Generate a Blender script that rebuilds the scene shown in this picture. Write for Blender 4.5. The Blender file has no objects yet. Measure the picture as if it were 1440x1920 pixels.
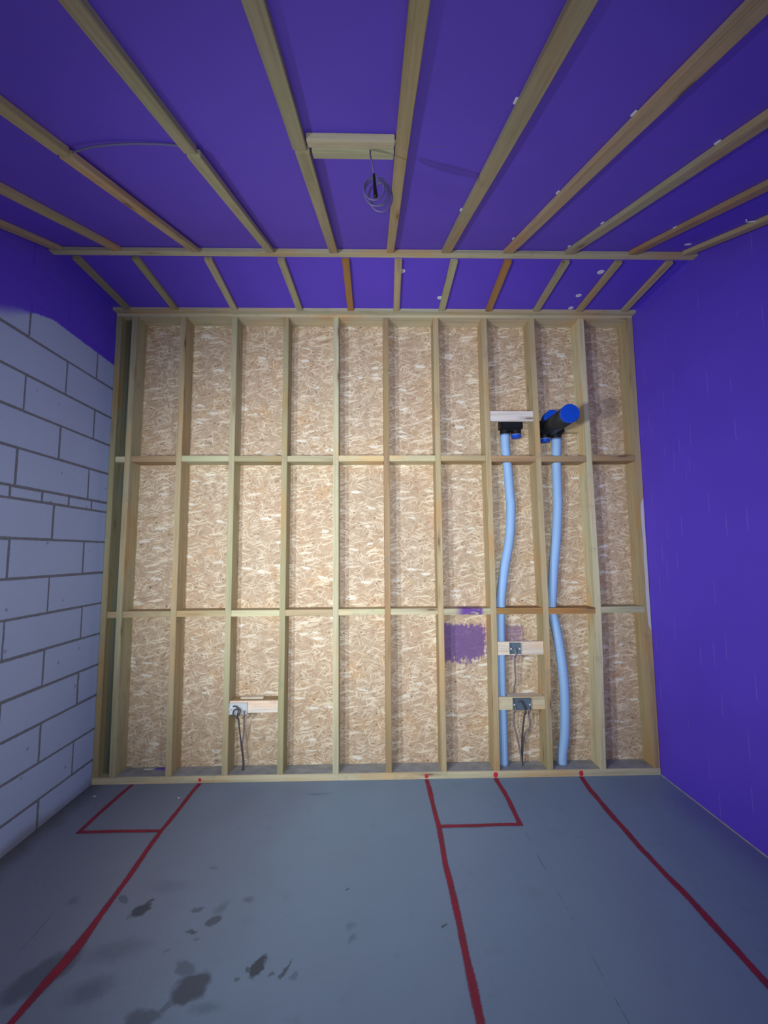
import bpy, bmesh, math, random
from mathutils import Vector, Matrix, Euler, noise as mnoise
random.seed(7)
SC = bpy.context.scene
COL = SC.collection
W, HC = 4.144, 3.572            # room width, height of the flat ceiling strip
YC = -0.725                     # where the ceiling starts to slope down
YB = -4.8                       # rear of the room
SL = math.radians(21.92)
TS = math.tan(SL)
def zs(y): return HC + TS * (y - YC)     # ceiling height on the slope

# ------------------------------------------------------------------ camera, world, lights
cam_d = bpy.data.cameras.new('camera'); cam = bpy.data.objects.new('camera', cam_d); COL.objects.link(cam)
pi_, ya, ro = 0.0940, 0.0214, -0.0064
F = Vector((math.sin(ya)*math.cos(pi_), math.cos(ya)*math.cos(pi_), math.sin(pi_)))
R = Vector((math.cos(ya), -math.sin(ya), 0)); U = R.cross(F)
R2 = math.cos(ro)*R + math.sin(ro)*U; U2 = -math.sin(ro)*R + math.cos(ro)*U
m = Matrix((R2, U2, -F)).transposed().to_4x4(); m.translation = Vector((2.0408, -3.3272, 1.6421))
cam.matrix_world = m
cam_d.sensor_fit = 'VERTICAL'; cam_d.sensor_height = 24.0; cam_d.lens = 815/1920*24
cam_d.clip_start = 0.02
SC.camera = cam
SC.view_settings.view_transform = 'Standard'; SC.view_settings.look = 'None'
SC.view_settings.gamma = 1.0; SC.view_settings.use_curve_mapping = False
SC.view_settings.exposure = 0.06
wd = bpy.data.worlds.new('world'); SC.world = wd; wd.use_nodes = True
wd.node_tree.nodes['Background'].inputs[0].default_value = (0.6, 0.7, 1, 1)
wd.node_tree.nodes['Background'].inputs[1].default_value = 0.0

def spot(name, loc, target, power, size, blend, radius, col):
    d = bpy.data.lights.new(name, 'SPOT'); o = bpy.data.objects.new(name, d); COL.objects.link(o)
    d.energy = power; d.spot_size = math.radians(size); d.spot_blend = blend
    d.shadow_soft_size = radius; d.color = col
    o.location = loc
    o.rotation_euler = (Vector(target) - Vector(loc)).to_track_quat('-Z', 'Y').to_euler()
    return o
# work lights left and right of the viewer, one more lamp added on the left for brightness, and the phone's own torch beside the lens (its beam and its spill)
spot('work_light', (0.42, -2.85, 1.5), (2.6, 0, 1.7), 185, 112, 1.0, 0.045, (0.9, 0.96, 1.0))
spot('added_left_light', (0.9, -3.3, 1.5), (2.35, 0, 1.75), 160, 84, 1.0, 0.05, (0.9, 0.96, 1.0))  # added lamp that lifts the end wall's brightness, no source of its own
spot('third_work_light', (3.5, -3.9, 1.5), (0.0, -0.45, 1.5), 110, 62, 1.0, 0.06, (0.9, 0.96, 1.0))
spot('phone_torch_beam', (2.03, -3.33, 1.66), (2.12, 0, 1.75), 220, 78, 1.0, 0.012, (0.9, 0.96, 1.0))
spot('phone_torch_spill', (2.03, -3.33, 1.66), (1.95, 0, 1.65), 54, 150, 1.0, 0.012, (0.9, 0.96, 1.0))

# ------------------------------------------------------------------ node helpers
class NT:
    def __init__(s, name, rough=0.6, spec=0.3, metal=0.0):
        s.m = bpy.data.materials.new(name); s.m.use_nodes = True
        s.t = s.m.node_tree; s.b = s.t.nodes['Principled BSDF']
        s.b.inputs['Roughness'].default_value = rough
        s.b.inputs['Specular IOR Level'].default_value = spec
        s.b.inputs['Metallic'].default_value = metal
    def n(s, typ, **kw):
        x = s.t.nodes.new(typ)
        for k, v in kw.items(): setattr(x, k, v)
        return x
    def put(s, sock, v):
        if hasattr(v, 'is_output') or isinstance(v, bpy.types.NodeSocket): s.t.links.new(v, sock)
        else: sock.default_value = v
    def coord(s, which='Object'): return s.n('ShaderNodeTexCoord').outputs[which]
    def mapping(s, vec, loc=(0,0,0), rot=(0,0,0), scale=(1,1,1), typ='POINT'):
        x = s.n('ShaderNodeMapping', vector_type=typ); s.put(x.inputs[0], vec)
        x.inputs[1].default_value = loc; x.inputs[2].default_value = rot; x.inputs[3].default_value = scale
        return x.outputs[0]
    def noise(s, vec, scale, detail=3, rough=0.5, dist=0.0, out=0):
        x = s.n('ShaderNodeTexNoise'); s.put(x.inputs['Vector'], vec)
        x.inputs['Scale'].default_value = scale; x.inputs['Detail'].default_value = detail
        x.inputs['Roughness'].default_value = rough; x.inputs['Distortion'].default_value = dist
        return x.outputs[out]
    def voro(s, vec, scale, feature='F1', dims='3D'):
        x = s.n('ShaderNodeTexVoronoi', feature=feature, voronoi_dimensions=dims); s.put(x.inputs['Vector'], vec)
        x.inputs['Scale'].default_value = scale
        return x
    def math(s, op, a, b=0.0, c=0.0, clamp=False):
        x = s.n('ShaderNodeMath', operation=op, use_clamp=clamp)
        s.put(x.inputs[0], a); s.put(x.inputs[1], b); s.put(x.inputs[2], c)
        return x.outputs[0]
    def rng(s, v, a, b, c=0.0, d=1.0, smooth=True):
        x = s.n('ShaderNodeMapRange', interpolation_type='SMOOTHSTEP' if smooth else 'LINEAR')
        s.put(x.inputs[0], v)
        for i, q in enumerate((a, b, c, d)): s.put(x.inputs[i+1], q)
        return x.outputs[0]
    def mix(s, f, a, b, blend='MIX'):
        x = s.n('ShaderNodeMix', data_type='RGBA', blend_type=blend)
        def c4(v): return v if isinstance(v, bpy.types.NodeSocket) else (tuple(v) + (1,))[:4]
        s.put(x.inputs[0], f); s.put(x.inputs[6], c4(a)); s.put(x.inputs[7], c4(b))
        return x.outputs[2]
    def ramp(s, f, stops, interp='LINEAR'):
        x = s.n('ShaderNodeValToRGB'); s.put(x.inputs[0], f); e = x.color_ramp.elements
        x.color_ramp.interpolation = interp
        while len(e) < len(stops): e.new(0.5)
        for k, (p, c) in enumerate(stops):
            e[k].position = p; e[k].color = (tuple(c) + (1,))[:4] if not isinstance(c, (int, float)) else (c, c, c, 1)
        return x.outputs[0]
    def sep(s, vec):
        x = s.n('ShaderNodeSeparateXYZ'); s.put(x.inputs[0], vec); return x.outputs
    def vadd(s, a, b, scale=1.0):
        x = s.n('ShaderNodeVectorMath', operation='MULTIPLY_ADD'); s.put(x.inputs[0], b)
        x.inputs[1].default_value = (scale,)*3; s.put(x.inputs[2], a); return x.outputs[0]
    def bump(s, h, strength=0.3, dist=0.002):
        x = s.n('ShaderNodeBump'); s.put(x.inputs['Height'], h)
        x.inputs['Strength'].default_value = strength; x.inputs['Distance'].default_value = dist
        s.t.links.new(x.outputs[0], s.b.inputs['Normal'])
    def col(s, v):
        s.put(s.b.inputs['Base Color'], v if isinstance(v, bpy.types.NodeSocket) else (tuple(v) + (1,))[:4]); return s.m

def plain(name, c, rough=0.5, spec=0.4, metal=0.0, var=0.08, scale=30):
    t = NT(name, rough, spec, metal)
    f = t.noise(t.coord(), scale, 4)
    t.bump(f, 0.08, 0.001)
    return t.col(t.mix(f, [q*(1-var) for q in c], [min(1, q*(1+var)) for q in c]))

PURPLE = (0.135, 0.069, 0.71)
# ------------------------------------------------------------------ materials
def make_wood(name='treated_timber', paint=None, dusty=False):
    t = NT(name, 0.68, 0.25)
    oi = t.n('ShaderNodeObjectInfo')
    co = t.coord()
    off = t.n('ShaderNodeCombineXYZ')
    for k in range(3): t.put(off.inputs[k], t.math('MULTIPLY', oi.outputs['Random'], 17.0 + 9*k))
    p = t.vadd(co, off.outputs[0])
    base = oi.outputs['Color']
    # long grain
    g1 = t.noise(t.mapping(p, scale=(1.2, 34, 34)), 1.0, 5, 0.6, 0.4)
    g2 = t.noise(t.mapping(p, scale=(4, 190, 190)), 1.0, 3, 0.6)
    big = t.noise(t.mapping(p, scale=(1.6, 6, 6)), 1.0, 3)
    tone = t.math('ADD', t.math('MULTIPLY', g1, 0.65), t.math('MULTIPLY', g2, 0.35))
    c = t.mix(1.0, base, t.ramp(tone, [(0.3, (0.68, 0.64, 0.58)), (0.5, (0.94, 0.93, 0.9)), (0.72, (1.12, 1.1, 1.06))]), 'MULTIPLY')
    # warmer and greener lengths of the same board
    c = t.mix(t.rng(big, 0.5, 0.72), c, t.mix(1.0, c, (1.12, 0.86, 0.66), 'MULTIPLY'))
    c = t.mix(t.rng(big, 0.46, 0.3), c, t.mix(1.0, c, (0.93, 0.99, 0.90), 'MULTIPLY'))
    # knots
    v = t.voro(t.mapping(p, scale=(2.6, 16, 16)), 1.0)
    keep = t.math('GREATER_THAN', t.sep(v.outputs['Color'])[0], 0.58)
    halo = t.math('MULTIPLY', t.rng(v.outputs['Distance'], 0.34, 0.08), keep)
    core = t.math('MULTIPLY', t.rng(v.outputs['Distance'], 0.13, 0.07), keep)
    c = t.mix(t.math('MULTIPLY', halo, 0.45), c, (0.26, 0.15, 0.07))
    c = t.mix(t.math('MULTIPLY', core, 0.7), c, (0.10, 0.06, 0.035))
    # grey handling dirt
    d = t.noise(p, 9.0, 5, 0.65)
    c = t.mix(t.math('MULTIPLY', t.rng(d, 0.56, 0.74), 0.35), c, (0.22, 0.21, 0.18))
    if paint:
        q = t.noise(t.mapping(p, scale=(10, 30, 30)), 1.0, 4, 0.6)
        x = t.sep(co)[0]
        mask = t.math('MULTIPLY', t.rng(x, -0.11, -0.02), t.rng(x, 0.13, 0.10))
        mask = t.math('MULTIPLY', mask, t.rng(q, 0.36, 0.5))
        c = t.mix(mask, c, (0.16, 0.07, 0.30))
    t.bump(tone, 0.25, 0.002)
    return t.col(c)

WOOD = make_wood()
WOODP = make_wood('timber_with_purple_brush_marks', paint=True)

def make_dust():
    t = NT('concrete_dust', 0.9, 0.1)
    f = t.noise(t.coord(), 14, 5, 0.6)
    return t.col(t.ramp(f, [(0.3, (0.27, 0.285, 0.29)), (0.7, (0.40, 0.41, 0.41))]))
DUST = make_dust()

def make_osb():
    t = NT('strand_board', 0.62, 0.22)
    co = t.coord()
    x, y, z = t.sep(co)
    cb = t.n('ShaderNodeCombineXYZ'); t.put(cb.inputs[0], x); t.put(cb.inputs[1], z)
    p = cb.outputs[0]
    wob = t.noise(p, 10.0, 3, 0.55, 0.0, 1)
    wv = t.n('ShaderNodeVectorMath', operation='SUBTRACT'); t.put(wv.inputs[0], wob); wv.inputs[1].default_value = (0.5, 0.5, 0.5)
    p = t.vadd(p, wv.outputs[0], 0.048)
    fine = t.noise(t.mapping(p, scale=(1, 1.7, 1)), 120, 4, 0.7)
    mid = t.noise(t.mapping(p, scale=(1, 2.2, 1)), 26, 5, 0.65, 0.8)
    c = t.ramp(t.math('ADD', t.math('MULTIPLY', fine, 0.5), t.math('MULTIPLY', mid, 0.5)),
               [(0.32, (0.31, 0.215, 0.14)), (0.45, (0.46, 0.34, 0.23)), (0.55, (0.57, 0.44, 0.31)), (0.68, (0.74, 0.61, 0.46))])
    big = t.noise(p, 2.3, 3)
    c = t.mix(t.rng(big, 0.35, 0.7, 0.0, 0.5), c, t.mix(1.0, c, (1.08, 0.94, 0.86), 'MULTIPLY'))
    tint = t.noise(p, 4.5, 3, 0.6)
    c = t.mix(t.rng(tint, .54, .68, 0, .7), c, t.mix(1.0, c, (1.06, .97, .80), 'MULTIPLY'))
    c = t.mix(t.rng(tint, .46, .32, 0, .7), c, t.mix(1.0, c, (.98, .93, .93), 'MULTIPLY'))
    h = fine
    #   angle  length  width  keep   ramp lo / hi        strength  offset
    L = [(8,   .060, .016, .50, (0.42,.29,.18), (0.62,.48,.33), .35, 0.0),
         (-32, .045, .008, .55, (0.42,.29,.18), (0.74,.60,.43), .22, 3.1),
         (48,  .045, .007, .58, (0.40,.27,.165),(0.74,.60,.43), .22, 7.7),
         (98,  .040, .006, .66, (0.46,.33,.21), (0.78,.66,.48), .26, 5.2),
         (-22, .055, .0075,.80, (0.30,.20,.125),(0.38,.265,.17), .50, 26.6),
         (-15, .070, .0075,.74, (0.70,.57,.41), (0.88,.78,.60), .62, 9.4),
         (20,  .062, .0065,.76, (0.70,.58,.42), (0.88,.78,.60), .62, 12.9),
         (-58, .055, .006, .82, (0.72,.60,.44), (0.90,.80,.62), .58, 15.3),
         (72,  .050, .006, .86, (0.72,.60,.44), (0.90,.80,.62), .58, 18.3),
         (-8,  .095, .012, .885,(0.76,.65,.48), (0.90,.81,.64), .72, 31.1),
         (3,   .065, .017, .945,(0.76,.70,.57), (0.86,.82,.72), .85, 21.5)]
    clump = t.noise(p, 6.5, 3, 0.6)
    for ang, ln, wd_, keep, lo, hi, st, of in L:
        q = t.mapping(p, loc=(of, of*0.7, 0), rot=(0, 0, math.radians(ang)))
        q = t.mapping(q, scale=(1/ln*0.55, 1/wd_*0.55, 1))
        v = t.voro(q, 1.0, 'F1', '2D')
        r = t.sep(v.outputs['Color'])
        edge = t.math('ADD', v.outputs['Distance'], t.math('MULTIPLY', t.math('SUBTRACT', fine, 0.5), 0.35))
        kk = t.math('SUBTRACT', r[0], t.math('MULTIPLY', t.math('SUBTRACT', clump, .5), -0.55))
        mask = t.math('MULTIPLY', t.math('GREATER_THAN', kk, keep), t.rng(edge, 0.46, 0.24))
        streak = t.noise(t.mapping(q, scale=(0.7, 5, 1)), 1.0, 2)
        cc = t.mix(t.math('ADD', t.math('MULTIPLY', r[1], 0.75), t.math('MULTIPLY', streak, 0.3), clamp=True), lo, hi)
        c = t.mix(t.math('MULTIPLY', mask, st), c, cc)
        h = t.math('ADD', h, t.math('MULTIPLY', mask, 0.5))
    # dark bark specks
    v = t.voro(t.mapping(p, rot=(0, 0, 0.5), scale=(26, 55, 1)), 1.0, 'F1', '2D')
    k = t.math('MULTIPLY', t.math('GREATER_THAN', t.sep(v.outputs['Color'])[0], 0.93), t.rng(v.outputs['Distance'], 0.28, 0.12))
    c = t.mix(t.math('MULTIPLY', k, 0.7), c, (0.13, 0.08, 0.05))
    # purple brush-out patches
    def patch(x0, x1, z0, z1, cut, amt, c):
        q = t.noise(t.mapping(co, scale=(55, 1, 9)), 1.0, 4, 0.65)
        q2 = t.noise(t.mapping(co, scale=(38, 1, 30)), 1.0, 4, 0.7)
        e = t.math('ADD', t.math('MULTIPLY', q, 0.5), t.math('MULTIPLY', q2, 0.5))
        w1 = t.math('MULTIPLY', t.rng(x, x0-.02, x0+.02), t.rng(x, x1+.05, x1-.13))
        w2 = t.math('MULTIPLY', t.rng(z, z0-.1, z0+.16), t.rng(z, z1+.05, z1-.07))
        ww = t.math('MULTIPLY', w1, w2)
        mk = t.rng(t.math('ADD', ww, t.math('MULTIPLY', t.math('SUBTRACT', e, 0.5), 2.3)), cut, cut+.34)
        return t.mix(t.math('MULTIPLY', mk, amt), c, (0.15, 0.075, 0.25))
    c = patch(2.56, 2.95, 0.77, 1.085, 0.30, 0.9, c)
    c = patch(2.98, 3.28, 0.74, 1.10, 0.58, 0.6, c)
    t.bump(h, 0.25, 0.002)
    return t.col(c)
OSB = make_osb()

def make_purple(name='purple_wall_paint', seam=False):
    t = NT(name, 0.55, 0.3)
    co = t.coord()
    a = t.noise(co, 3.0, 4); b = t.noise(co, 160, 3)
    c = t.mix(t.math('ADD', t.math('MULTIPLY', a, 0.7), t.math('MULTIPLY', b, 0.3)), [q*0.86 for q in PURPLE], [q*1.12 for q in PURPLE])
    x, y, z = t.sep(co)
    if seam:      # board joint across the slope
        dy = t.math('ABSOLUTE', t.math('ADD', t.math('ADD', y, 1.89), t.math('MULTIPLY', t.math('SUBTRACT', a, .5), .012)))
        k = t.math('MULTIPLY', t.rng(dy, .004, .0015), t.rng(t.noise(co, 5, 3), .42, .6, 0.1, .6))
        c = t.mix(k, c, (0.16, 0.12, 0.40))
    else:         # short upright scuffs
        q = t.mapping(co, scale=(1, 16, 3.2))
        v = t.voro(q, 1.0)
        sx = t.math('ABSOLUTE', t.math('SUBTRACT', t.sep(q)[1], t.sep(v.outputs['Position'])[1]))
        sz = t.math('ABSOLUTE', t.math('SUBTRACT', t.sep(q)[2], t.sep(v.outputs['Position'])[2]))
        k = t.math('MULTIPLY', t.math('GREATER_THAN', t.sep(v.outputs['Color'])[0], 0.8), t.math('MULTIPLY', t.rng(sx, .05, .015), t.rng(sz, .3, .15)))
        c = t.mix(t.math('MULTIPLY', k, 0.30), c, (0.40, 0.34, 0.85))
    t.bump(b, 0.12, 0.001)
    return t.col(c)
PUR = make_purple()
PURC = make_purple('purple_ceiling_paint', True)

def make_blocks():
    t = NT('white_painted_blockwork', 0.75, 0.2)
    co = t.coord(); x, y, z = t.sep(co)
    n1 = t.noise(co, 2.2, 4); n2 = t.noise(co, 45, 5, 0.65)
    blk = t.mix(t.math('ADD', t.math('MULTIPLY', n1, 0.5), t.math('MULTIPLY', n2, 0.5)), (0.38, 0.47, 0.68), (0.48, 0.585, 0.82))
    spk = t.voro(t.mapping(co, scale=(9, 9, 9)), 1.0)
    k = t.math('MULTIPLY', t.math('GREATER_THAN', t.sep(spk.outputs['Color'])[0], 0.9), t.rng(spk.outputs['Distance'], 0.13, 0.05))
    blk = t.mix(t.math('MULTIPLY', k, 0.6), blk, (0.2, 0.21, 0.25))
    mort = t.mix(n2, (0.15, 0.16, 0.19), (0.25, 0.26, 0.30))
    c = t.mix(t.rng(t.math('ADD', x, t.math('MULTIPLY', t.math('SUBTRACT', n2, 0.5), 0.003)), -0.0022, -0.0009), mort, blk)
    # soil splashed along the foot
    ft = t.math('ADD', z, t.math('MULTIPLY', t.math('SUBTRACT', n1, 0.5), 0.12))
    c = t.mix(t.rng(ft, 0.09, 0.0, 0, 0.6), c, (0.17, 0.15, 0.14))
    # purple coat on the upper wall, its lower edge
    f = t.rng(y, -1.3, 0.0, 0, 1, False)
    def s(yy, zz): return ((yy + 1.3)/1.3, (zz - 2.8)/0.5)
    edge = t.ramp(f, [s(-1.3, 2.90), s(-1.02, 2.975), s(-0.887, 3.045), s(-0.771, 3.10), s(-0.643, 3.133), s(-0.33, 3.127), s(0, 3.123)])
    edge = t.math('ADD', t.math('MULTIPLY', edge, 0.5), 2.8)
    soft = t.rng(y, -0.75, -0.98, 0.006, 0.05)
    d = t.math('SUBTRACT', t.math('ADD', z, t.math('MULTIPLY', t.math('SUBTRACT', n2, 0.5), 0.03)), edge)
    pm = t.rng(t.math('DIVIDE', d, soft), -1.0, 1.0)
    c = t.mix(pm, c, PURPLE)
    t.bump(n2, 0.2, 0.002)
    return t.col(c)
BLK = make_blocks()

def make_floor():
    t = NT('grey_floor_paint', 0.55, 0.35)
    co = t.coord(); x, y, z = t.sep(co)
    n1 = t.noise(co, 1.6, 4, 0.55); n2 = t.noise(co, 60, 4, 0.6); n3 = t.noise(co, 7, 5, 0.6)
    c = t.mix(t.math('ADD', t.math('MULTIPLY', n1, 0.7), t.math('MULTIPLY', n2, 0.3)), (0.18, 0.27, 0.37), (0.245, 0.345, 0.46))
    c = t.mix(t.rng(n3, 0.58, 0.78, 0, 0.25), c, (0.13, 0.145, 0.19))
    gx = t.math('ADD', x, t.math('MULTIPLY', t.math('SUBTRACT', n1, .5), 1.6))
    c = t.mix(t.rng(gx, 2.1, 0.5, 0, .75), c, t.mix(n2, (0.19, 0.205, 0.26), (0.25, 0.265, 0.325)))
    # soil along the block wall and overspray along the purple wall
    e = t.math('ADD', x, t.math('MULTIPLY', t.math('SUBTRACT', n3, 0.5), 0.16))
    c = t.mix(t.rng(e, 0.16, 0.0, 0, 0.65), c, (0.10, 0.09, 0.09))
    e = t.math('ADD', x, t.math('MULTIPLY', t.math('SUBTRACT', n1, 0.5), 0.3))
    c = t.mix(t.math('MULTIPLY', t.rng(e, W-.26, W, 0, 0.55), t.rng(y, -0.1, -0.4)), c, (0.16, 0.13, 0.36))
    # wet looking stains: x, y, half length, half width, angle, depth
    wob = t.noise(co, 16.0, 4, 0.6, 0.0, 1)
    wv = t.n('ShaderNodeVectorMath', operation='SUBTRACT'); t.put(wv.inputs[0], wob); wv.inputs[1].default_value = (.5, .5, .5)
    pw = t.vadd(co, wv.outputs[0], 0.07)
    ST = [(.945,-1.128,.045,.030,60,.95),(.965,-1.075,.03,.012,70,.8),(.832,-1.062,.035,.022,-50,.5),(.60,-1.062,.035,.03,0,.35),
          (1.305,-1.192,.032,.028,30,.75),(1.318,-1.12,.05,.03,80,.42),(1.208,-1.124,.028,.014,40,.6),(1.232,-1.242,.024,.011,0,.75),
          (1.261,-1.282,.018,.009,0,.45),(1.43,-1.08,.026,.022,40,.45),(1.569,-1.417,.055,.020,68,1.0),(1.678,-1.433,.04,.009,75,.8),
          (1.535,-1.43,.013,.011,0,.7),(1.72,-1.454,.02,.009,80,.45),(1.631,-1.454,.014,.009,0,.6),(1.494,-1.467,.014,.01,0,.6),
          (1.336,-1.492,.075,.055,35,.85),(1.278,-1.415,.05,.03,-30,.5),(1.272,-1.561,.03,.012,60,.5),(1.935,-1.297,.03,.018,60,.42),
          (1.925,-1.234,.03,.02,30,.3),(1.21,-1.60,.06,.03,10,.6),(1.186,-.862,.03,.016,0,.35),(1.171,-1.342,.016,.007,40,.5),
          (.73,-1.43,.13,.07,50,.6),(.95,-1.50,.10,.06,20,.45),(1.0,-.98,.10,.05,0,.22),(1.42,-1.57,.07,.03,0,.35),(.95,-1.33,.16,.06,10,.3),
          (1.9,-1.03,.008,.008,0,.8),(1.65,-.17,.10,.02,0,.35),(2.34,-1.25,.012,.009,0,.8)]
    acc = None
    for sx, sy, a, b, an, dp in ST:
        q = t.mapping(pw, loc=(sx, sy, 0), rot=(0, 0, math.radians(an)), scale=(a, b, 1), typ='TEXTURE')
        ln = t.n('ShaderNodeVectorMath', operation='LENGTH'); t.put(ln.inputs[0], q)
        k = t.rng(ln.outputs['Value'], 1.25, 0.75 if dp > .45 else 0.2, 0, min(1, dp*0.92))
        acc = k if acc is None else t.math('MAXIMUM', acc, k)
    c = t.mix(acc, c, (0.04, 0.058, 0.08))
    # hairline cracks
    for (cx, y0, y1) in ((2.92, -1.75, -0.58), (0.553, -1.6, -1.1)):
        dx = t.math('ABSOLUTE', t.math('SUBTRACT', t.math('ADD', x, t.math('MULTIPLY', t.math('SUBTRACT', n1, .5), .03)), cx))
        k = t.math('MULTIPLY', t.rng(dx, .0035, .0012), t.math('MULTIPLY', t.rng(y, y0-.01, y0), t.rng(y, y1, y1-.01)))
        k = t.math('MULTIPLY', k, t.rng(n3, .42, .56))
        c = t.mix(t.math('MULTIPLY', k, .6), c, (0.08, 0.09, 0.12))
    t.bump(t.math('ADD', n2, t.math('MULTIPLY', n3, 2)), 0.1, 0.002)
    t.put(t.b.inputs['Roughness'], t.rng(acc, 0, 1, .55, .35))
    return t.col(c)
FLR = make_floor()

def make_red():
    t = NT('red_marking_paint', 0.6, 0.2)
    at = t.n('ShaderNodeAttribute', attribute_name='across')
    co = t.coord()
    f = t.noise(co, 90, 4, 0.7); g = t.noise(co, 9, 3)
    d = t.math('ADD', t.math('ABSOLUTE', at.outputs['Fac']), t.math('MULTIPLY', t.math('SUBTRACT', f, .5), 0.7))
    a = t.math('MULTIPLY', t.rng(d, 1.0, 0.55), t.rng(g, .25, .6, .70, .92))
    t.put(t.b.inputs['Alpha'], a)
    return t.col(t.mix(g, (0.25, 0.026, 0.05), (0.38, 0.034, 0.066)))
RED = make_red()
REDS = plain('red_paint_dab', (0.62, 0.03, 0.06), 0.6)
BLACKP = plain('black_plastic', (0.010, 0.010, 0.012), 0.42)
BLUECAP = plain('blue_plastic_cap', (0.005, 0.07, 0.55), 0.42)
TUBEP = plain('dark_tube_plastic', (0.020, 0.022, 0.023), 0.45)
SEAL = plain('pale_blue_seal', (0.25, 0.36, 0.62), 0.5)
GALV = plain('galvanised_steel', (0.80, 0.92, 0.98), 0.3, 0.5, 0.3, 0.3, 60)  # base raised so the colour carries the left box's reflected highlight
GALVD = plain('dull_galvanised_steel', (0.15, 0.21, 0.26), 0.42, 0.5, 0.35, 0.3, 60)
CABLE = plain('grey_cable_sheath', (0.24, 0.205, 0.215), 0.5)
CABLED = plain('dark_cable_sheath', (0.085, 0.072, 0.08), 0.5)
CABLEP = plain('pale_grey_cable_sheath', (0.17, 0.16, 0.31), 0.5)
WHITEP = plain('white_plastic', (0.75, 0.78, 0.85), 0.5)
PALEC = plain('pale_plaster_crumb', (0.62, 0.62, 0.6), 0.9)
PURSC = plain('purple_offcut', (0.16, 0.10, 0.42), 0.7)
CAULK = plain('pale_caulk', (0.36, 0.34, 0.42), 0.8)

def make_duct():
    t = NT('light_blue_corrugated_duct', 0.45, 0.35)
    at = t.n('ShaderNodeAttribute', attribute_name='along')
    s = t.math('SINE', t.math('MULTIPLY', at.outputs['Fac'], 2*math.pi/0.009))
    t.bump(s, 0.35, 0.002)
    n = t.noise(t.coord(), 5, 3)
    return t.col(t.mix(n, (0.30, 0.50, 0.80), (0.36, 0.56, 0.86)))
DUCT = make_duct()

# ------------------------------------------------------------------ object helpers
def link(name, bm, mat, parent=None, smooth=False):
    me = bpy.data.meshes.new(name); bm.normal_update(); bm.to_mesh(me); bm.free()
    for mm in (mat if isinstance(mat, (list, tuple)) else [mat]): me.materials.append(mm)
    if smooth:
        for p in me.polygons: p.use_smooth = True
    o = bpy.data.objects.new(name, me); COL.objects.link(o)
    if parent: o.parent = parent
    return o
def tag(o, label, cat, group=None):
    o['label'] = label; o['category'] = cat
    if group: o['group'] = group
    return o
def struct(o, label=None):
    o['kind'] = 'structure'
    if label: o['label'] = label
    return o
def empty(name, loc, label, cat, group=None):
    o = bpy.data.objects.new(name, None); COL.objects.link(o); o.location = loc
    o.empty_display_size = 0.05
    return tag(o, label, cat, group)
def addbox(bm, a, b, bevel=0.0, mat=0):
    x0, y0, z0 = a; x1, y1, z1 = b
    v = [bm.verts.new(c) for c in ((x0,y0,z0),(x1,y0,z0),(x1,y1,z0),(x0,y1,z0),(x0,y0,z1),(x1,y0,z1),(x1,y1,z1),(x0,y1,z1))]
    fs = [bm.faces.new([v[i] for i in q]) for q in ((0,3,2,1),(4,5,6,7),(0,1,5,4),(1,2,6,5),(2,3,7,6),(3,0,4,7))]
    for f in fs: f.material_index = mat
    if bevel:
        es = list({e for f in fs for e in f.edges})
        bmesh.ops.bevel(bm, geom=es, offset=bevel, segments=2, affect='EDGES')
    return fs
def boxobj(name, a, b, mat, parent=None, bevel=0.0):
    bm = bmesh.new(); addbox(bm, a, b, bevel); return link(name, bm, mat, parent)

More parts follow.
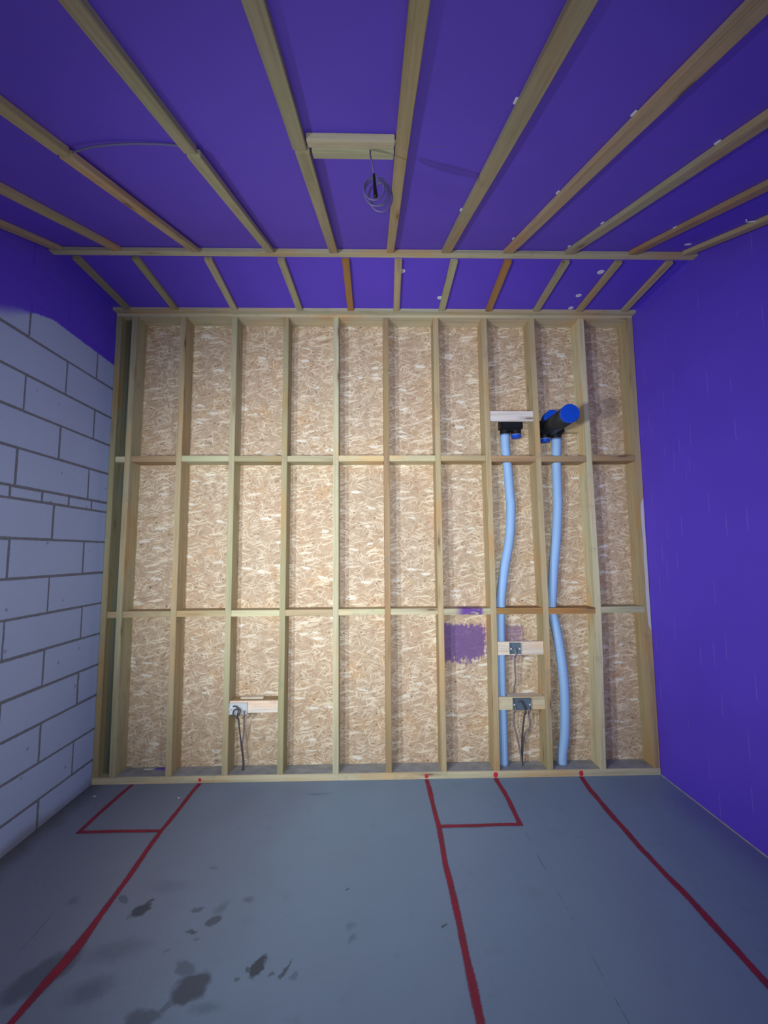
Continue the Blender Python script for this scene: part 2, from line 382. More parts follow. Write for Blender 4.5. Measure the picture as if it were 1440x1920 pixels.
TINTS = {'green': (0.46, 0.415, 0.26), 'pale': (0.56, 0.53, 0.36), 'olive': (0.40, 0.36, 0.21), 'brown': (0.42, 0.29, 0.16),
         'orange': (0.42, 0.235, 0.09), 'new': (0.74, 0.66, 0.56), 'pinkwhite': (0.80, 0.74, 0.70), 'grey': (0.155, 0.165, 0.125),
         'tan': (0.50, 0.40, 0.235), 'cream': (0.64, 0.58, 0.38)}
rg = random.Random(3)
def timber(name, p0, p1, up, width, thick, tint, parent=None, mat=None, wave=0.0, cut=None):
    """a sawn length from p0 to p1 (centre of its section); `up` is the direction of its thickness"""
    p0 = Vector(p0); p1 = Vector(p1); ax = (p1 - p0); L = ax.length; ax.normalize()
    up = Vector(up); up = (up - ax * up.dot(ax)).normalized(); side = up.cross(ax)
    bm = bmesh.new()
    if cut:                                      # a slot cut from one edge, given along the length: (centre, half width, depth left)
        c, hw, dl = cut; hwid = width/2
        pts = [(-L/2,-hwid),(L/2,-hwid),(L/2,hwid),(c+hw,hwid),(c+hw,-hwid+dl),(c-hw,-hwid+dl),(c-hw,hwid),(-L/2,hwid)]
        lo = [bm.verts.new((a, b, -thick/2)) for a, b in pts]; hi = [bm.verts.new((a, b, thick/2)) for a, b in pts]
        bm.faces.new(lo[::-1]); bm.faces.new(hi); k = len(pts)
        for i in range(k): bm.faces.new((lo[i], lo[(i+1)%k], hi[(i+1)%k], hi[i]))
    else:
        n = max(1, int(L/0.25)) if wave else 1
        s1 = rg.uniform(0, 9); rings = []
        for i in range(n+1):
            x = -L/2 + L*i/n
            dy = wave*math.sin(s1 + i*0.9) if 0 < i < n else 0; dz = 0.0
            rings.append([bm.verts.new((x, sy*width/2+dy, sz*thick/2+dz)) for sy, sz in ((-1,-1),(1,-1),(1,1),(-1,1))])
        for i in range(n):
            for k in range(4): bm.faces.new((rings[i][k], rings[i][(k+1)%4], rings[i+1][(k+1)%4], rings[i+1][k]))
        bm.faces.new(rings[0][::-1]); bm.faces.new(rings[-1])
        bmesh.ops.recalc_face_normals(bm, faces=bm.faces[:])
        es = [e for e in bm.edges if len(e.link_faces) == 2 and e.calc_face_angle(0) > 0.8]
        bmesh.ops.bevel(bm, geom=es, offset=0.0022, segments=2, affect='EDGES')
    bmesh.ops.recalc_face_normals(bm, faces=bm.faces[:])
    o = link(name, bm, mat or WOOD, parent)
    M = Matrix((ax, side, up)).transposed().to_4x4(); M.translation = (p0+p1)/2
    o.matrix_world = M if not parent else M
    t = TINTS[tint] if isinstance(tint, str) else tint
    k = rg.uniform(0.93, 1.07); o.color = (t[0]*k, t[1]*k*rg.uniform(.97, 1.03), t[2]*k*rg.uniform(.94, 1.06), 1)
    return o

def tube(bm, pts, r, seg=12, caps=True, attr=None):
    """swept round tube through smoothed points"""
    P = [Vector(p) for p in pts]
    fine = []
    for i in range(len(P)-1):
        a, b, c, d = P[max(i-1,0)], P[i], P[i+1], P[min(i+2, len(P)-1)]
        n = 8
        for k in range(n):
            t = k/n
            fine.append(0.5*((2*b)+(c-a)*t+(2*a-5*b+4*c-d)*t*t+(3*b-a-3*c+d)*t**3))
    fine.append(P[-1])
    lay = bm.verts.layers.float.get('along') or bm.verts.layers.float.new('along') if attr else None
    rings = []; ref = Vector((0.31, 0.9, 0.2)); s = 0
    for i, q in enumerate(fine):
        tg = (fine[min(i+1, len(fine)-1)] - fine[max(i-1, 0)]).normalized()
        ref = (ref - tg*ref.dot(tg)).normalized(); bi = tg.cross(ref)
        if i: s += (q - fine[i-1]).length
        rr = r(i/(len(fine)-1)) if callable(r) else r
        ring = []
        for k in range(seg):
            a = 2*math.pi*k/seg
            v = bm.verts.new(q + (ref*math.cos(a) + bi*math.sin(a))*rr)
            if lay: v[lay] = s
            ring.append(v)
        rings.append(ring)
    for i in range(len(rings)-1):
        for k in range(seg): bm.faces.new((rings[i][k], rings[i][(k+1)%seg], rings[i+1][(k+1)%seg], rings[i+1][k]))
    if caps: bm.faces.new(rings[0][::-1]); bm.faces.new(rings[-1])
def tubeobj(name, pts, r, mat, parent=None, seg=12):
    bm = bmesh.new(); tube(bm, pts, r, seg, True, True); bmesh.ops.recalc_face_normals(bm, faces=bm.faces[:])
    return link(name, bm, mat, parent, True)
def lathe(bm, prof, axis, org, seg=32):
    """revolve (distance along axis, radius) pairs about the axis"""
    axis = Vector(axis).normalized(); org = Vector(org)
    e1 = axis.orthogonal().normalized(); e2 = axis.cross(e1); rings = []
    for d, r in prof:
        if r < 1e-6: rings.append([bm.verts.new(org + axis*d)]); continue
        rings.append([bm.verts.new(org + axis*d + (e1*math.cos(2*math.pi*k/seg) + e2*math.sin(2*math.pi*k/seg))*r) for k in range(seg)])
    for a, b in zip(rings, rings[1:]):
        for k in range(seg):
            k2 = (k+1) % seg
            if len(a) == 1: bm.faces.new((a[0], b[k2], b[k]))
            elif len(b) == 1: bm.faces.new((a[k], a[k2], b[0]))
            else: bm.faces.new((a[k], a[k2], b[k2], b[k]))
    bmesh.ops.recalc_face_normals(bm, faces=bm.faces[:])
def latheobj(name, prof, axis, org, mat, parent=None, seg=32, smooth=False):
    bm = bmesh.new(); lathe(bm, prof, axis, org, seg); return link(name, bm, mat, parent, smooth)

# ------------------------------------------------------------------ the room
struct(boxobj('floor', (-0.1, YB, -0.1), (W+0.1, 0.165, 0), FLR))
struct(boxobj('wall_far', (-0.1, 0.15, 0), (W+0.1, 0.165, HC+0.12), OSB))
struct(boxobj('wall_right', (W, YB, 0), (W+0.1, 0.15, HC+0.1), PUR))
struct(boxobj('wall_back', (-0.1, YB-0.1, 0), (W+0.1, YB, HC+0.1), PUR))
# ceiling: a flat strip over the stud wall, then a slope down towards the viewer
bm = bmesh.new()
pr = [(0.15, HC), (YC, HC), (YB, zs(YB)), (YB, zs(YB)+0.1), (YC, HC+0.1), (0.15, HC+0.1)]
a = [bm.verts.new((0, y, z)) for y, z in pr]; b = [bm.verts.new((W, y, z)) for y, z in pr]
bm.faces.new((a[0],a[1],a[4],a[5])); bm.faces.new((a[1],a[2],a[3],a[4])); bm.faces.new((b[0],b[5],b[4],b[1])); bm.faces.new((b[1],b[4],b[3],b[2]))
for i in range(6): bm.faces.new((a[i], b[i], b[(i+1)%6], a[(i+1)%6]))
bmesh.ops.recalc_face_normals(bm, faces=bm.faces[:])
struct(link('ceiling', bm, PURC))
# left wall: lightweight blocks with raked joints, one brick course
courses = [0.0, .171, .388, .623, .841, 1.064, 1.285, 1.511, 1.737, 1.964, 2.034, 2.256, 2.479, 2.699, 2.928, 3.15, 3.37, HC+0.1]
vj = [-.501, -.216, -.528, -.20, -.533, -.208, -.536, -.22, -.536, None, -.215, -.516, -.19, -.499, -.195, -.51, -.2]
bm = bmesh.new()
addbox(bm, (-0.1, YB, 0), (-0.0028, 0.15, HC+0.1))
rb = random.Random(11)
for i in range(len(courses)-1):
    z0, z1 = courses[i], courses[i+1]
    st, first = (0.235, -.166) if vj[i] is None else (0.63, vj[i])
    js = [0.15]; y = first
    if y + st < 0.1: js.append(y + st)
    while y > YB: js.append(y + rb.uniform(-.006, .006)); y -= st
    js.append(YB)
    for ya_, yb_ in zip(js, js[1:]):
        g = 0.0072
        addbox(bm, (-0.02, yb_ + g*rb.uniform(.75, 1.4), z0 + (g*rb.uniform(.8, 1.3) if i else 0)), (rb.uniform(-.0004, .0004), ya_ - g*rb.uniform(.75, 1.4), z1 - g*rb.uniform(.8, 1.3)), 0.0016)
struct(link('wall_left', bm, BLK))
# pale sealant bead between floor and purple wall
bm = bmesh.new(); tube(bm, [(W-.002, -.002-0.16*i, 0.002) for i in range(20)], lambda t: 0.005+0.003*mnoise.noise((t*60, 0, 0)), 8)
struct(link('trim_1', bm, CAULK, None, True))

# ------------------------------------------------------------------ the stud frame
FD = 0.149
frame = empty('timber_stud_frame', (0, 0, 0), 'full-width timber stud frame standing against the strand board end wall', 'stud frame')
SW = 0.043
tops = [.126,.504,.908,1.317,1.714,2.113,2.516,2.905,3.29,3.694]
mids = [.116,.516,.920,1.324,1.723,2.115,2.516,2.917,3.317,3.72]
bots = [.124,.524,.927,1.324,1.728,2.116,2.517,2.905,3.297,3.688]
tints = ['green','tan','green','olive','pale','brown','tan','tan','tan','cream']
def studx(k, z):
    if k < 0: return 0.002
    if k > 9: return W-SW-.002
    t, mi, b = tops[k], mids[k], bots[k]
    return mi + (t-mi)*(z-1.2)/2.3*.8 if z > 1.2 else mi + (b-mi)*(1.2-z)/1.15*.8
def stud(k, tint):
    """bowed stud: section follows the measured line"""
    bm = bmesh.new(); L0, L1 = 0.047, 3.525; n = 14; rings = []
    for i in range(n+1):
        z = L0 + (L1-L0)*i/n; x = studx(k, z)
        rings.append([bm.verts.new((z-1.786, -(q-FD/2), xx-0.0)) for xx, q in ((x,0.0),(x+SW,0.0),(x+SW,FD),(x,FD))])
    for i in range(n):
        for j in range(4): bm.faces.new((rings[i][j], rings[i][(j+1)%4], rings[i+1][(j+1)%4], rings[i+1][j]))
    bm.faces.new(rings[0][::-1]); bm.faces.new(rings[-1])
    bmesh.ops.recalc_face_normals(bm, faces=bm.faces[:])
    es = [e for e in bm.edges if len(e.link_faces) == 2 and e.calc_face_angle(0) > 0.8]
    bmesh.ops.bevel(bm, geom=es, offset=0.0025, segments=2, affect='EDGES')
    x0 = studx(k, 1.8)
    for v in bm.verts: v.co.z -= x0
    o = link('stud', bm, WOOD, frame)
    M = Matrix(((0,0,1),(0,-1,0),(1,0,0))).transposed()   # local x -> up, local y -> towards room, local z -> right
    M = Matrix(((0,0,1),(0,-1,0),(1,0,0))).to_4x4(); M.translation = (x0, FD/2, 1.786)
    o.matrix_world = M
    t = TINTS[tint]; kk = rg.uniform(.95, 1.05); o.color = (t[0]*kk, t[1]*kk, t[2]*kk, 1)
    return o
timber('bottom_plate', (0.002, FD/2, .0235), (W-.002, FD/2, .0235), (0,0,1), FD, .047, 'cream', frame)
# dust lying on the plate between the studs
bm = bmesh.new()
for k in range(-1, 10):
    xa = studx(k, .05)+SW+.003; xb = studx(k+1, .05)-.003
    if k == -1: continue
    addbox(bm, (xa, .010, .0468), (xb, FD-.002, .0482))
link('dust_layer', bm, DUST, frame)['label'] = 'grey dust on the plate'
timber('top_plate', (0.002, FD/2, 3.5485), (W-.002, FD/2, 3.5485), (0,0,1), FD, .047, 'cream', frame)
s_ = stud(-1, 'olive'); s_ = stud(10, 'tan')
bm = bmesh.new(); n_ = 22; pr_ = None
for i in range(n_+1):
    z = 1.05 + 1.0*i/n_; a_ = W-SW+.012+.006*mnoise.noise((z*5, 0, 2)); b_ = W-.007+.003*mnoise.noise((z*7, 4, 0))
    if i in (0, n_): a_ = b_-.006
    r_ = [bm.verts.new((a_, -.0008, z)), bm.verts.new((b_, -.0008, z))]
    if pr_: bm.faces.new((pr_[0], pr_[1], r_[1], r_[0]))
    pr_ = r_
o = link('plaster_smear', bm, PALEC, s_); o.matrix_parent_inverse = s_.matrix_world.inverted(); o['label'] = 'pale plaster smear on the end stud'
for k in range(10): stud(k, tints[k])
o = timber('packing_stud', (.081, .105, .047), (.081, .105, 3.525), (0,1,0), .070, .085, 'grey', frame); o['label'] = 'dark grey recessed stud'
up_t = ['cream','brown','pale','olive','green','cream','cream','tan','brown','brown','brown']
lo_t = ['tan','tan','tan','cream','tan','cream','cream','cream','orange','orange','pale']
for row, (zc, tl) in enumerate(((2.374, up_t), (1.199, lo_t))):
    for j, k in enumerate(range(-1, 10)):
        xa = studx(k, zc)+SW+.0005; xb = studx(k+1, zc)-.0005
        dz = rg.uniform(-.004, .004)
        cut = None
        cx = {(0, 8): 3.103, (0, 9): 3.506, (1, 8): 3.018, (1, 9): 3.416}.get((row, j-0)) if j in (8, 9) else None
        if cx: cut = (cx-(xa+xb)/2, .0405, .040)
        y0 = rg.uniform(.000, .005)
        mat = WOODP if (row == 1 and j == 7) else None
        tt = 'pale' if mat else tl[j]
        if j == 0: y0 = .008
        d = .05 if j == 0 else FD - y0 - .001
        timber('nogging', (xa, y0+d/2, zc+dz), (xb, y0+d/2, zc+dz), (0,0,1), d, .045, tt, frame, mat, cut=cut)
timber('nogging', (3.572, .118, 2.645), (studx(9, 2.6)-.001, .118, 2.645), (0,-1,0), .075, .045, 'tan', frame)

# ------------------------------------------------------------------ battens on the flat strip
G1 = 'battens on the flat ceiling strip'; G2 = 'battens on the sloping ceiling'
BT = .025; zb = HC - BT/2
ordn = ['first','second','third','fourth','fifth','middle','fifth','fourth','third','second','first']
def side(i): return 'middle' if i == 5 else ('%s from the %s wall' % (ordn[i], 'block' if i < 5 else 'purple right'))
o = timber('ceiling_batten', (-.0, -.026, zb), (W, -.026, zb), (0,0,1), .05, BT, 'pale')
tag(o, 'long horizontal batten on the ceiling along the head of the stud frame', 'batten')
o = timber('ceiling_batten', (.001, -.7015, zb), (W-.001, -.7015, zb), (0,0,1), .047, BT, 'pale')
tag(o, 'long crosswise batten where the flat ceiling strip meets the slope', 'batten')
sm = [(.115,.115,'olive'),(.495,.485,'olive'),(.962,.946,'pale'),(1.436,1.456,'green'),(1.857,1.857,'orange'),(2.203,2.219,'tan'),(2.572,2.578,'green'),(2.930,2.952,'orange'),(3.317,3.333,'green'),(3.67,3.678,'tan'),(4.012,4.040,'tan')]
desc = ['grey-brown','olive','pale','greenish','orange-brown','tan','greenish','orange-brown','mottled grey','split-grained','tan']
for i, (xf, xb, ti) in enumerate(sm):
    o = timber('ceiling_batten', (xf, -.642, zb), (xb, -.0515, zb), (0,0,1), .048, BT, ti)
    tag(o, 'short %s batten on the flat ceiling strip, %s' % (desc[i], side(i)), 'batten', G1)
# ------------------------------------------------------------------ battens on the slope
nrm = Vector((0, math.sin(SL), -math.cos(SL)))       # out of the ceiling, into the room
def on_slope(x, y, h): return Vector((x, y, zs(y))) + nrm*h
YE = -4.7
def packer(o, x, y, h):
    """white plastic shim peeping out between batten and ceiling"""
    bm = bmesh.new(); addbox(bm, (-.004, -.014, -.0025), (.004, .014, .0025), .001)
    q = link('packer', bm, WHITEP, o); q['label'] = 'white plastic packer'
    M = Matrix(((1,0,0),(0,math.cos(SL),-math.sin(SL)),(0,math.sin(SL),math.cos(SL)))).to_4x4(); M.translation = on_slope(x, y, h)
    q.matrix_parent_inverse = o.matrix_world.inverted(); q.matrix_world = M
big = [(0,.060,.060,.056,'tan',None),(1,.427,.427,.056,'tan',None),(2,.912,.920,.056,'tan',-1.857),(3,1.380,1.388,.052,'green',-1.875),
       (4,1.780,1.788,.054,'green',-1.908),(5,2.140,2.146,.046,'tan',None),(6,2.500,2.504,.058,'green',None),(7,2.893,2.900,.060,'tan',None),
       (8,3.285,3.295,.058,'green',None),(9,3.712,3.711,.056,'brown',None),(10,4.072,4.060,.058,'tan',None)]
bigd = {}
for i, xn, xf, wd_, ti, sp in big:
    yend = YC - .003 - .004
    if sp is None:
        o = timber('ceiling_batten', on_slope(xn, YE, BT/2), on_slope(xf, yend-.004, BT/2), -nrm, wd_, BT, ti, wave=.0015)
        tag(o, 'long batten on the sloping ceiling, %s' % side(i), 'batten', G2); bigd[i] = o
    else:
        o = timber('ceiling_batten', on_slope(xn, YE, BT/2), on_slope(xn, sp, BT/2), -nrm, wd_-.004, BT, ti, wave=.0015)
        tag(o, 'near length of the spliced sloping ceiling batten, %s' % side(i), 'batten', G2); bigd[i] = o
        h = BT/2 + .008
        o = timber('ceiling_batten', on_slope(xf, sp+.002, h), on_slope(xf, yend-.012, h), -nrm, wd_-.002, BT, ti)
        tag(o, 'far length of the spliced sloping ceiling batten, %s' % side(i), 'batten', G2)
for i, dx, ys in ((6, -.033, (-2.15, -1.35)), (7, -.034, (-2.1, -1.55, -.95)), (8, -.033, (-1.95, -1.2, -.82)), (9, -.031, (-1.15,)), (5, -.026, (-1.92,)), (4, .0, ())):
    for yy in ys: packer(bigd[i], big[i][1]+dx*.9, yy, .003)
# two short pieces between the middle battens, by the hanging cable
G3 = 'short noggings between two sloping battens'
o = timber('batten_nogging', on_slope(1.812, -1.948, BT/2), on_slope(2.115, -1.946, BT/2), -nrm, .045, BT, 'cream')
tag(o, 'pale short nogging between two sloping ceiling battens, the nearer of the pair', 'batten', G3)
o = timber('batten_nogging', on_slope(1.820, -1.877, BT/2), on_slope(2.116, -1.876, BT/2), -nrm, .048, BT, 'pale')
tag(o, 'short nogging between two sloping ceiling battens, the further, behind the cable', 'batten', G3)

# ------------------------------------------------------------------ mounting boards, shelf pieces, back boxes
def board(xa, xb, z0, z1, tint, label, y=.012):
    o = timber('mounting_board', (xa, y+.010, (z0+z1)/2), (xb, y+.010, (z0+z1)/2), (0,0,1), .020, z1-z0, tint)
    return tag(o, label, 'mounting board', 'mounting boards between the studs')
board(studx(7,2.7)+SW+.001, studx(8,2.7)-.001, 2.676, 2.758, 'pinkwhite', 'new white pine board above the left black duct outlet')
board(studx(7,.9)+SW+.001, studx(8,.9)-.001, .871, .969, 'new', 'pale board carrying the single steel box between the right-hand studs')
board(studx(7,.5)+SW+.001, studx(8,.5)-.001, .474, .566, 'cream', 'pale board carrying the dull double box, low between the right-hand studs')
board(studx(2,.5)+SW+.001, studx(3,.5)-.001, .478, .562, 'pinkwhite', 'whitish board carrying the shiny double box, low on the left')
o = timber('backing_block', (3.046, .070, .542), (studx(8,.5)-.001, .070, .542), (0,0,1), .074, .045, 'new')
tag(o, 'short block behind the board of the dull double box', 'wood block')
o = timber('backing_block', (studx(2,.5)+SW+.001, .082, .538), (studx(3,.5)-.001, .082, .538), (0,0,1), .092, .045, 'brown')
tag(o, 'short block behind the whitish board of the shiny double box', 'wood block')
o = timber('offcut', (1.03, .085, .567), (1.20, .085, .567), (0,0,1), .04, .012, 'new'); tag(o, 'pinkish wood offcut lying on the block over the shiny double box', 'wood offcut')

def back_box(xa, xb, z0, z1, mat, gangs, label, y=.0115):
    root = empty('back_box', ((xa+xb)/2, y, z0), label, 'electrical box', 'steel back boxes'); cx, cz = (xa+xb)/2, (z0+z1)/2
    def P(name, bm, mt): 
        for v in bm.verts: v.co -= Vector(root.location)
        return link(name, bm, mt, root)
    D = .022; th = .0015
    bm = bmesh.new()
    addbox(bm, (xa, y-.0016, z0), (xb, y, z1))                            # back
    for a, b in (((xa,y-D,z0),(xa+th,y-.0014,z1)), ((xb-th,y-D,z0),(xb,y-.0014,z1)), ((xa,y-D,z1-th),(xb,y-.0014,z1))): addbox(bm, a, b)
    P('shell', bm, mat)
    bm = bmesh.new()
    for g in range(gangs*2-1 if gangs > 1 else 1):
        gx = cx if gangs == 1 else xa + (xb-xa)*(g+1)/4
        lathe(bm, [(0,.010),(.0012,.010),(.0014,.0085),(.0004,.0075),(.0004,0)], (0,-1,0), (gx, y-.0016, cz + (0 if g != 1 or gangs == 1 else .004)), 20)
    P('knockouts', bm, mat)
    for sx in (xa+.008, xb-.008):
        bm = bmesh.new(); addbox(bm, (sx-.006, y-D, cz-.006), (sx+.006, y-D+.0018, cz+.006)); lug = P('fixing_lug', bm, GALV)
        bm = bmesh.new(); lathe(bm, [(0,.003),(.0015,.0028),(.0015,0)], (0,-1,0), (sx, y-D, cz), 12)
        P('screw', bm, GALV).parent = lug
    return root
back_box(3.050, 3.130, .879, .963, GALVD, 1, 'single steel back box on the upper of the right-hand boards')
back_box(3.061, 3.192, .473, .560, GALVD, 2, 'dull grey double back box on the low right-hand board')
back_box(.9685, 1.099, .468, .555, GALV, 2, 'shiny galvanised double back box on the low left board')

def cable(pts, label, r=.0062, mat=None, group='cables hanging from the back boxes'):
    return tag(tubeobj('power_cable', pts, r, mat or CABLE, None, 8), label, 'cable', group)
cable([(3.088,-.004,.925),(3.098,.000,.872),(3.100,.0375,.852),(3.103,.06,.80),(3.109,.075,.714),(3.112,.085,.655),(3.107,.115,.60),(3.105,.128,.55),(3.104,.135,.50)], 'grey cable dropping from the single back box behind the lower board')
cable([(3.075,-.004,.50),(3.078,.000,.468),(3.080,.04,.44),(3.083,.06,.352),(3.104,.062,.252),(3.124,.06,.14),(3.128,.062,.052)], 'leftmost grey cable hanging below the dull double box')
cable([(3.090,-.007,.535),(3.115,-.014,.545),(3.138,-.016,.505),(3.153,-.006,.455),(3.155,.035,.424),(3.144,.072,.251),(3.141,.079,.14),(3.138,.080,.052)], 'looped black middle cable below the dull double box', .0066, CABLED)
cable([(3.178,-.004,.49),(3.184,.0,.466),(3.188,.04,.44),(3.203,.06,.345),(3.166,.09,.251),(3.152,.097,.14),(3.146,.099,.052)], 'rightmost bowed cable hanging below the dull double box')
cable([(1.00,-.004,.53),(1.02,-.016,.535),(1.055,-.018,.505),(1.035,-.018,.465),(1.005,-.016,.478),(1.012,-.018,.51),(1.04,-.016,.51),(1.03,-.010,.455),(1.028,.036,.425),(1.029,.06,.347),(1.044,.064,.233),(1.059,.066,.116),(1.056,.07,.050)], 'dark coiled cable hanging left out of the shiny box', .0056, CABLED)
cable([(1.080,-.004,.50),(1.078,-.003,.468),(1.072,.004,.450),(1.068,.040,.432),(1.056,.075,.297),(1.047,.078,.222),(1.060,.082,.109),(1.062,.086,.050)], 'grey cable hanging right out of the shiny box')

# ------------------------------------------------------------------ ducts and outlets
def spigot(root, x, y, ztop, capped):
    o = latheobj('spigot', [(0,.0),(0,.040),(-.020,.040),(-.022,.0425),(-.030,.0425),(-.030,.0)], (0,0,1), (x,y,ztop), BLACKP, root)
    o2 = latheobj('seal_ring', [(-.0305,.0),(-.0305,.0435),(-.0345,.0435),(-.0345,.0)], (0,0,1), (x,y,ztop), SEAL, root); o2['label'] = 'pale blue ring'
    if capped:
        o3 = latheobj('spigot_cap', [(-.035,0),(-.035,.039),(-.054,.0385),(-.058,.035),(-.058,0)], (0,0,1), (x,y,ztop), BLUECAP, root); o3['label'] = 'blue plastic cap'
def body(root, xa, xb, ya_, yb_, z0, z1):
    bm = bmesh.new(); addbox(bm, (xa,ya_,z0), (xb,yb_,z1)); bmesh.ops.bevel(bm, geom=bm.edges[:], offset=.018, segments=4, affect='EDGES')
    return link('outlet_body', bm, BLACKP, root)
DY = .092
p1 = empty('duct_outlet', (0,0,0), 'black twin duct outlet under the new pine board, one blue cap', 'duct outlet', 'black duct outlets')
body(p1, 3.050, 3.232, .040, .140, 2.612, 2.74)
spigot(p1, 3.096, DY, 2.616, False); spigot(p1, 3.187, DY, 2.616, True)
p2 = empty('duct_outlet', (0,0,0), 'black duct outlet with a long tube sticking out, capped blue', 'duct outlet', 'black duct outlets')
body(p2, 3.368, 3.566, .035, .140, 2.578, 2.70)
spigot(p2, 3.514, DY, 2.582, False); spigot(p2, 3.421, DY, 2.582, True)
TX, TZ = 3.446, 2.633
o = latheobj('outlet_tube', [(-.12,0),(-.12,.0665),(.315,.0655),(.315,0)], (0,-1,0), (TX,0,TZ), TUBEP, p2, 40)
for p in o.data.polygons: p.use_smooth = len(p.vertices) == 4
o = latheobj('tube_cap', [(.290,.0),(.290,.0672),(.318,.0678),(.322,.066),(.322,0)], (0,-1,0), (TX,0,TZ), BLUECAP, p2, 40); o['label'] = 'blue end cap'
o = latheobj('rear_cap', [(-.125,0),(-.125,.07),(-.055,.07),(-.05,.065),(-.05,0)], (0,-1,0), (3.478,0,2.714), BLUECAP, p2, 40); o['label'] = 'blue cap behind the tube'
G = 'light blue flexible ducts'
d1 = [(3.096,2.5805),(3.096,2.487),(3.103,2.374),(3.110,2.304),(3.119,2.10),(3.124,2.0),(3.106,1.761),(3.060,1.531),(3.024,1.304),(3.018,1.199),(3.010,1.088),(3.005,.846),(3.003,.569),(3.005,.412),(3.004,.20),(3.0035,.0515)]
d2 = [(3.514,2.5445),(3.513,2.50),(3.509,2.44),(3.506,2.374),(3.503,2.13),(3.499,1.997),(3.478,1.759),(3.448,1.528),(3.424,1.301),(3.416,1.199),(3.431,1.12),(3.461,.95),(3.484,.725),(3.489,.503),(3.479,.288),(3.455,.13),(3.450,.085),(3.449,.0515)]
tag(tubeobj('flexible_duct', [(x, DY, z) for x, z in d1], .0365, DUCT, None, 24), 'light blue flexible duct hanging behind the two box boards', 'duct', G)
tag(tubeobj('flexible_duct', [(x, DY, z) for x, z in d2], .0365, DUCT, None, 24), 'light blue flexible duct snaking down from the outlet with the long tube', 'duct', G)

# ------------------------------------------------------------------ cables on the ceiling
pts = [on_slope(x, y, h) for x, y, h in ((.945,-1.856,.016),(1.00,-1.874,.012),(1.06,-1.888,.010),(1.169,-1.900,.008),(1.281,-1.897,.006),(1.352,-1.884,.005))]
tag(tubeobj('ceiling_cable', pts, .0036, CABLEP, None, 8), 'pale grey cable sagging across the purple ceiling slope near the block wall', 'cable')
coil = empty('cable_coil', (2.03, -1.91, 3.06), 'coil of thin grey cable hanging from the short ceiling noggings', 'cable coil')
def inv(pts): return [Vector(p) - Vector(coil.location) for p in pts]
rc = random.Random(5); pts = []
C0 = Vector((2.043, -1.915, 2.915))
for k in range(0, 5*10+1):
    a = math.pi/2 + 2*math.pi*k/10; j = k//10
    rx, rz = .036 + .005*(j % 3), .052 + .007*((j*2) % 3)
    pts.append(C0 + Vector((rx*math.cos(a) + .006*j, .004*j + .01*math.sin(a), rz*math.sin(a) - .004*j)))
tubeobj('coil_loops', inv(pts), .0026, CABLEP, coil, 8)
tubeobj('drop', inv([on_slope(2.03,-1.905,.02), (2.031,-1.918,3.035), (2.036,-1.925,3.01), (2.040,-1.918,2.985), C0+Vector((0,.01,.058))]), .003, CABLEP, coil, 8)
o = tubeobj('bound_end', inv([C0+Vector((.0,-.004,.052)), C0+Vector((.003,-.006,0)), C0+Vector((.006,-.004,-.035))]), lambda t: .004+.004*t, BLACKP, coil, 8); o['label'] = 'black tail'
# ------------------------------------------------------------------ white plastic washers left in the ceiling
def washer(loc, nn, label, r=.021, hole=True):
    prof = [(0,.004 if hole else 0),(0,r),(.0012,r),(.0022,r*.8),(.0018,.0075),(.0006,.006),(.0006,.004)] if hole else [(0,0),(0,r),(.0012,r),(.0022,r*.8),(.0022,0)]
    o = latheobj('fixing_washer', prof, nn, loc, WHITEP, None, 24); return tag(o, label, 'washer', 'white plastic fixing washers on the ceiling')
dn = (0,0,-1)
washer((3.614,-.515,HC), dn, 'round white washer on the flat ceiling beside the second batten from the right', .023, False)
washer((3.590,-.239,HC), dn, 'white ring-shaped washer on the flat ceiling, right of the mottled batten', .021)
washer((3.606,-.072,HC), dn, 'white washer half hidden by the batten over the stud frame', .019)
washer((2.544,-.20,HC), dn, 'white washer showing left of the greenish short batten', .021)
washer((2.237,-.511,HC), dn, 'white ring showing right of the middle short batten', .021)
washer(on_slope(3.969,-.867,0), nrm, 'white washer on the slope close to the crosswise batten, by the right wall', .020)
bm = bmesh.new(); tube(bm, [Vector((-.03,-.012,0)), Vector((-.012,.004,.004)), Vector((.008,.004,.003)), Vector((.025,-.002,.003)), Vector((.03,.01,.002))], .004, 8)
o = link('washer_scrap', bm, WHITEP, None, True)
M = Matrix(((1,0,0),(0,math.cos(SL),math.sin(SL)),(0,math.sin(SL),-math.cos(SL)))).to_4x4(); M.translation = on_slope(4.004,-1.256,.004); o.matrix_world = M
tag(o, 'torn white plastic scrap on the slope between the last two battens on the right', 'plastic scrap')

# ------------------------------------------------------------------ red setting-out lines on the floor
def strip(bm, pts, w, z):
    lay = bm.verts.layers.float.get('across') or bm.verts.layers.float.new('across')
    P = [Vector((x, y, z)) for x, y in pts]; fine = []
    for a, b in zip(P, P[1:]):
        n = max(1, int((b-a).length/.025)); fine += [a.lerp(b, k/n) for k in range(n)]
    fine.append(P[-1]); prev = None
    for i, q in enumerate(fine):
        d = (fine[min(i+1,len(fine)-1)] - fine[max(i-1,0)]).normalized(); s = Vector((-d.y, d.x, 0))
        ww = (w(i/(len(fine)-1)) if callable(w) else w)*(1 + .22*mnoise.noise((q.x*9, q.y*9, 3.3)))
        off = .006*mnoise.noise((q.x*5, q.y*5, 1.7))
        row = []
        for k in (-1, 0, 1):
            v = bm.verts.new(q + s*(off + k*ww/2)); v[lay] = float(k); row.append(v)
        if prev:
            for k in (0, 1): bm.faces.new((prev[k], row[k], row[k+1], prev[k+1]))
        prev = row
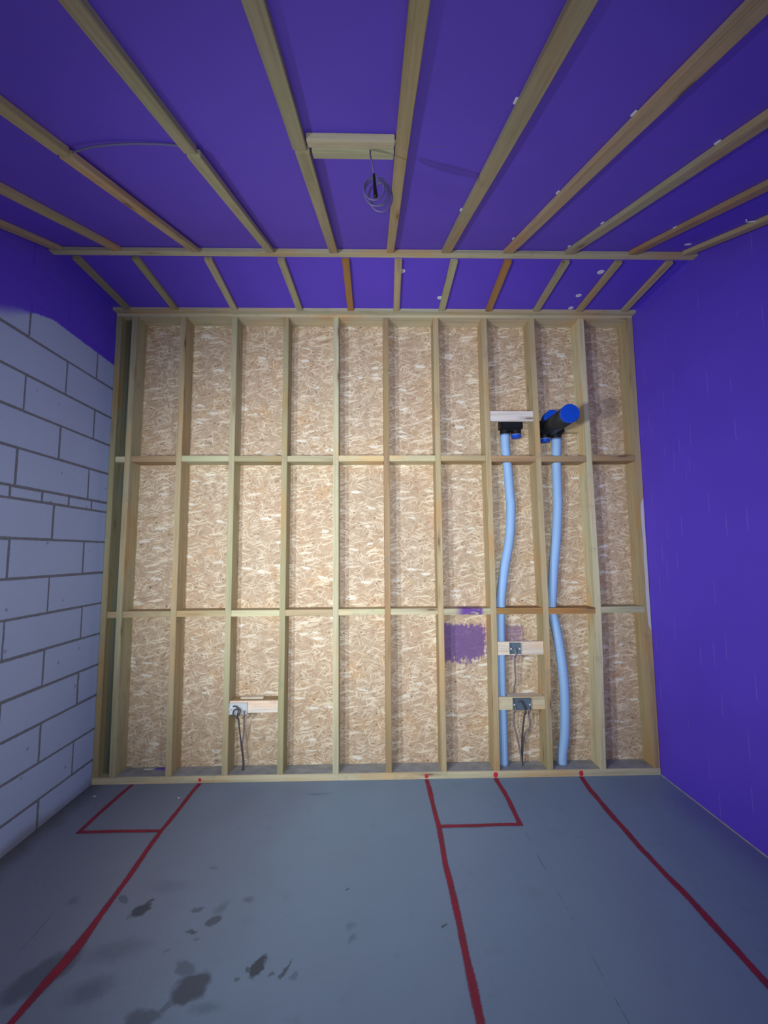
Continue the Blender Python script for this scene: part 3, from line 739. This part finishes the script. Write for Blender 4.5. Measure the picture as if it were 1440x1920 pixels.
def marking(parts, label):
    bm = bmesh.new()
    for i, (pts, w) in enumerate(parts): strip(bm, pts, w, .0012 + .0006*i)
    bmesh.ops.recalc_face_normals(bm, faces=bm.faces[:])
    return tag(link('floor_marking', bm, RED), label, 'painted line', 'red setting-out lines on the floor')
marking([([(.772,-.004),(.760,-.54),(.776,-1.035),(.781,-1.255),(.779,-1.36),(.762,-1.48),(.752,-1.60),(.74,-2.3)], lambda t: .035 + .028*math.exp(-((t-.60)/.06)**2)),
         ([(.296,-.004),(.278,-.25),(.276,-.542)], .034), ([(.262,-.538),(.515,-.540),(.755,-.541)], .034)], 'red painted line with a square corner box, on the left of the floor')
marking([([(2.410,-.004),(2.417,-.54),(2.407,-.867),(2.407,-1.206),(2.406,-1.65),(2.404,-2.4)], lambda t: .038+.006*t),
         ([(2.916,-.004),(2.919,-.285),(2.914,-.562)], .038), ([(2.925,-.548),(2.668,-.551),(2.423,-.552)], .038)], 'red painted line with a square box, in the middle of the floor')
marking([([(3.548,-.004),(3.521,-.174),(3.507,-.776),(3.527,-1.117),(3.527,-1.55),(3.525,-2.4)], .044)], 'single red painted line on the right of the floor')
for i, (x, lab) in enumerate(((2.410,'small red dab on the sole plate at the middle line'),(2.916,'bright red dab on the sole plate at the square box corner'),(3.548,'bright red dab on the sole plate at the right-hand line'),(.772,'faint red dab on the sole plate at the left line'))):
    bm = bmesh.new(); n = 14; zc = .022
    c0 = bm.verts.new((x, -.0016, zc)); ring = []
    for k in range(n):
        a = 2*math.pi*k/n; r = (.017 if i else .014)*(1 + .3*mnoise.noise((k*.9, i*7.1, 0))); r *= .7 if i == 3 else 1
        ring.append(bm.verts.new((x + r*math.cos(a), -.0004, max(.003, zc + 1.15*r*math.sin(a)))))
    for k in range(n): bm.faces.new((c0, ring[k], ring[(k+1)%n]))
    bmesh.ops.recalc_face_normals(bm, faces=bm.faces[:])
    tag(link('paint_dab', bm, REDS), lab, 'paint mark', 'red dabs on the sole plate')

# ------------------------------------------------------------------ bits left lying about
def crumb(name, loc, s, mat, label, cat='debris', grp=None):
    bm = bmesh.new(); bmesh.ops.create_icosphere(bm, subdivisions=2, radius=1)
    for v in bm.verts:
        k = 1 + .35*mnoise.noise(v.co*1.7 + Vector(loc)*13); v.co = Vector((v.co.x*s[0]*k, v.co.y*s[1]*k, v.co.z*s[2]*k)) + Vector(loc)
    return tag(link(name, bm, mat), label, cat, grp)
crumb('plaster_crumb', (.122,-.155,.004), (.012,.008,.004), PALEC, 'white plaster crumb on the floor by the block wall', 'debris', 'plaster crumbs')
crumb('plaster_crumb', (.708,-.193,.004), (.008,.006,.004), PALEC, 'white crumb on the floor inside the left painted box', 'debris', 'plaster crumbs')
bm = bmesh.new(); addbox(bm, (.405,.095,.049), (.495,.125,.056), .001); o = link('purple_offcut', bm, PURSC); tag(o, 'purple scrap lying on the sole plate between the left studs', 'offcut')
bm = bmesh.new(); addbox(bm, (.315,.100,.049), (.385,.120,.053), .001); o = link('paper_scrap', bm, PALEC); tag(o, 'off-white paper scrap on the sole plate beside the purple one', 'scrap')
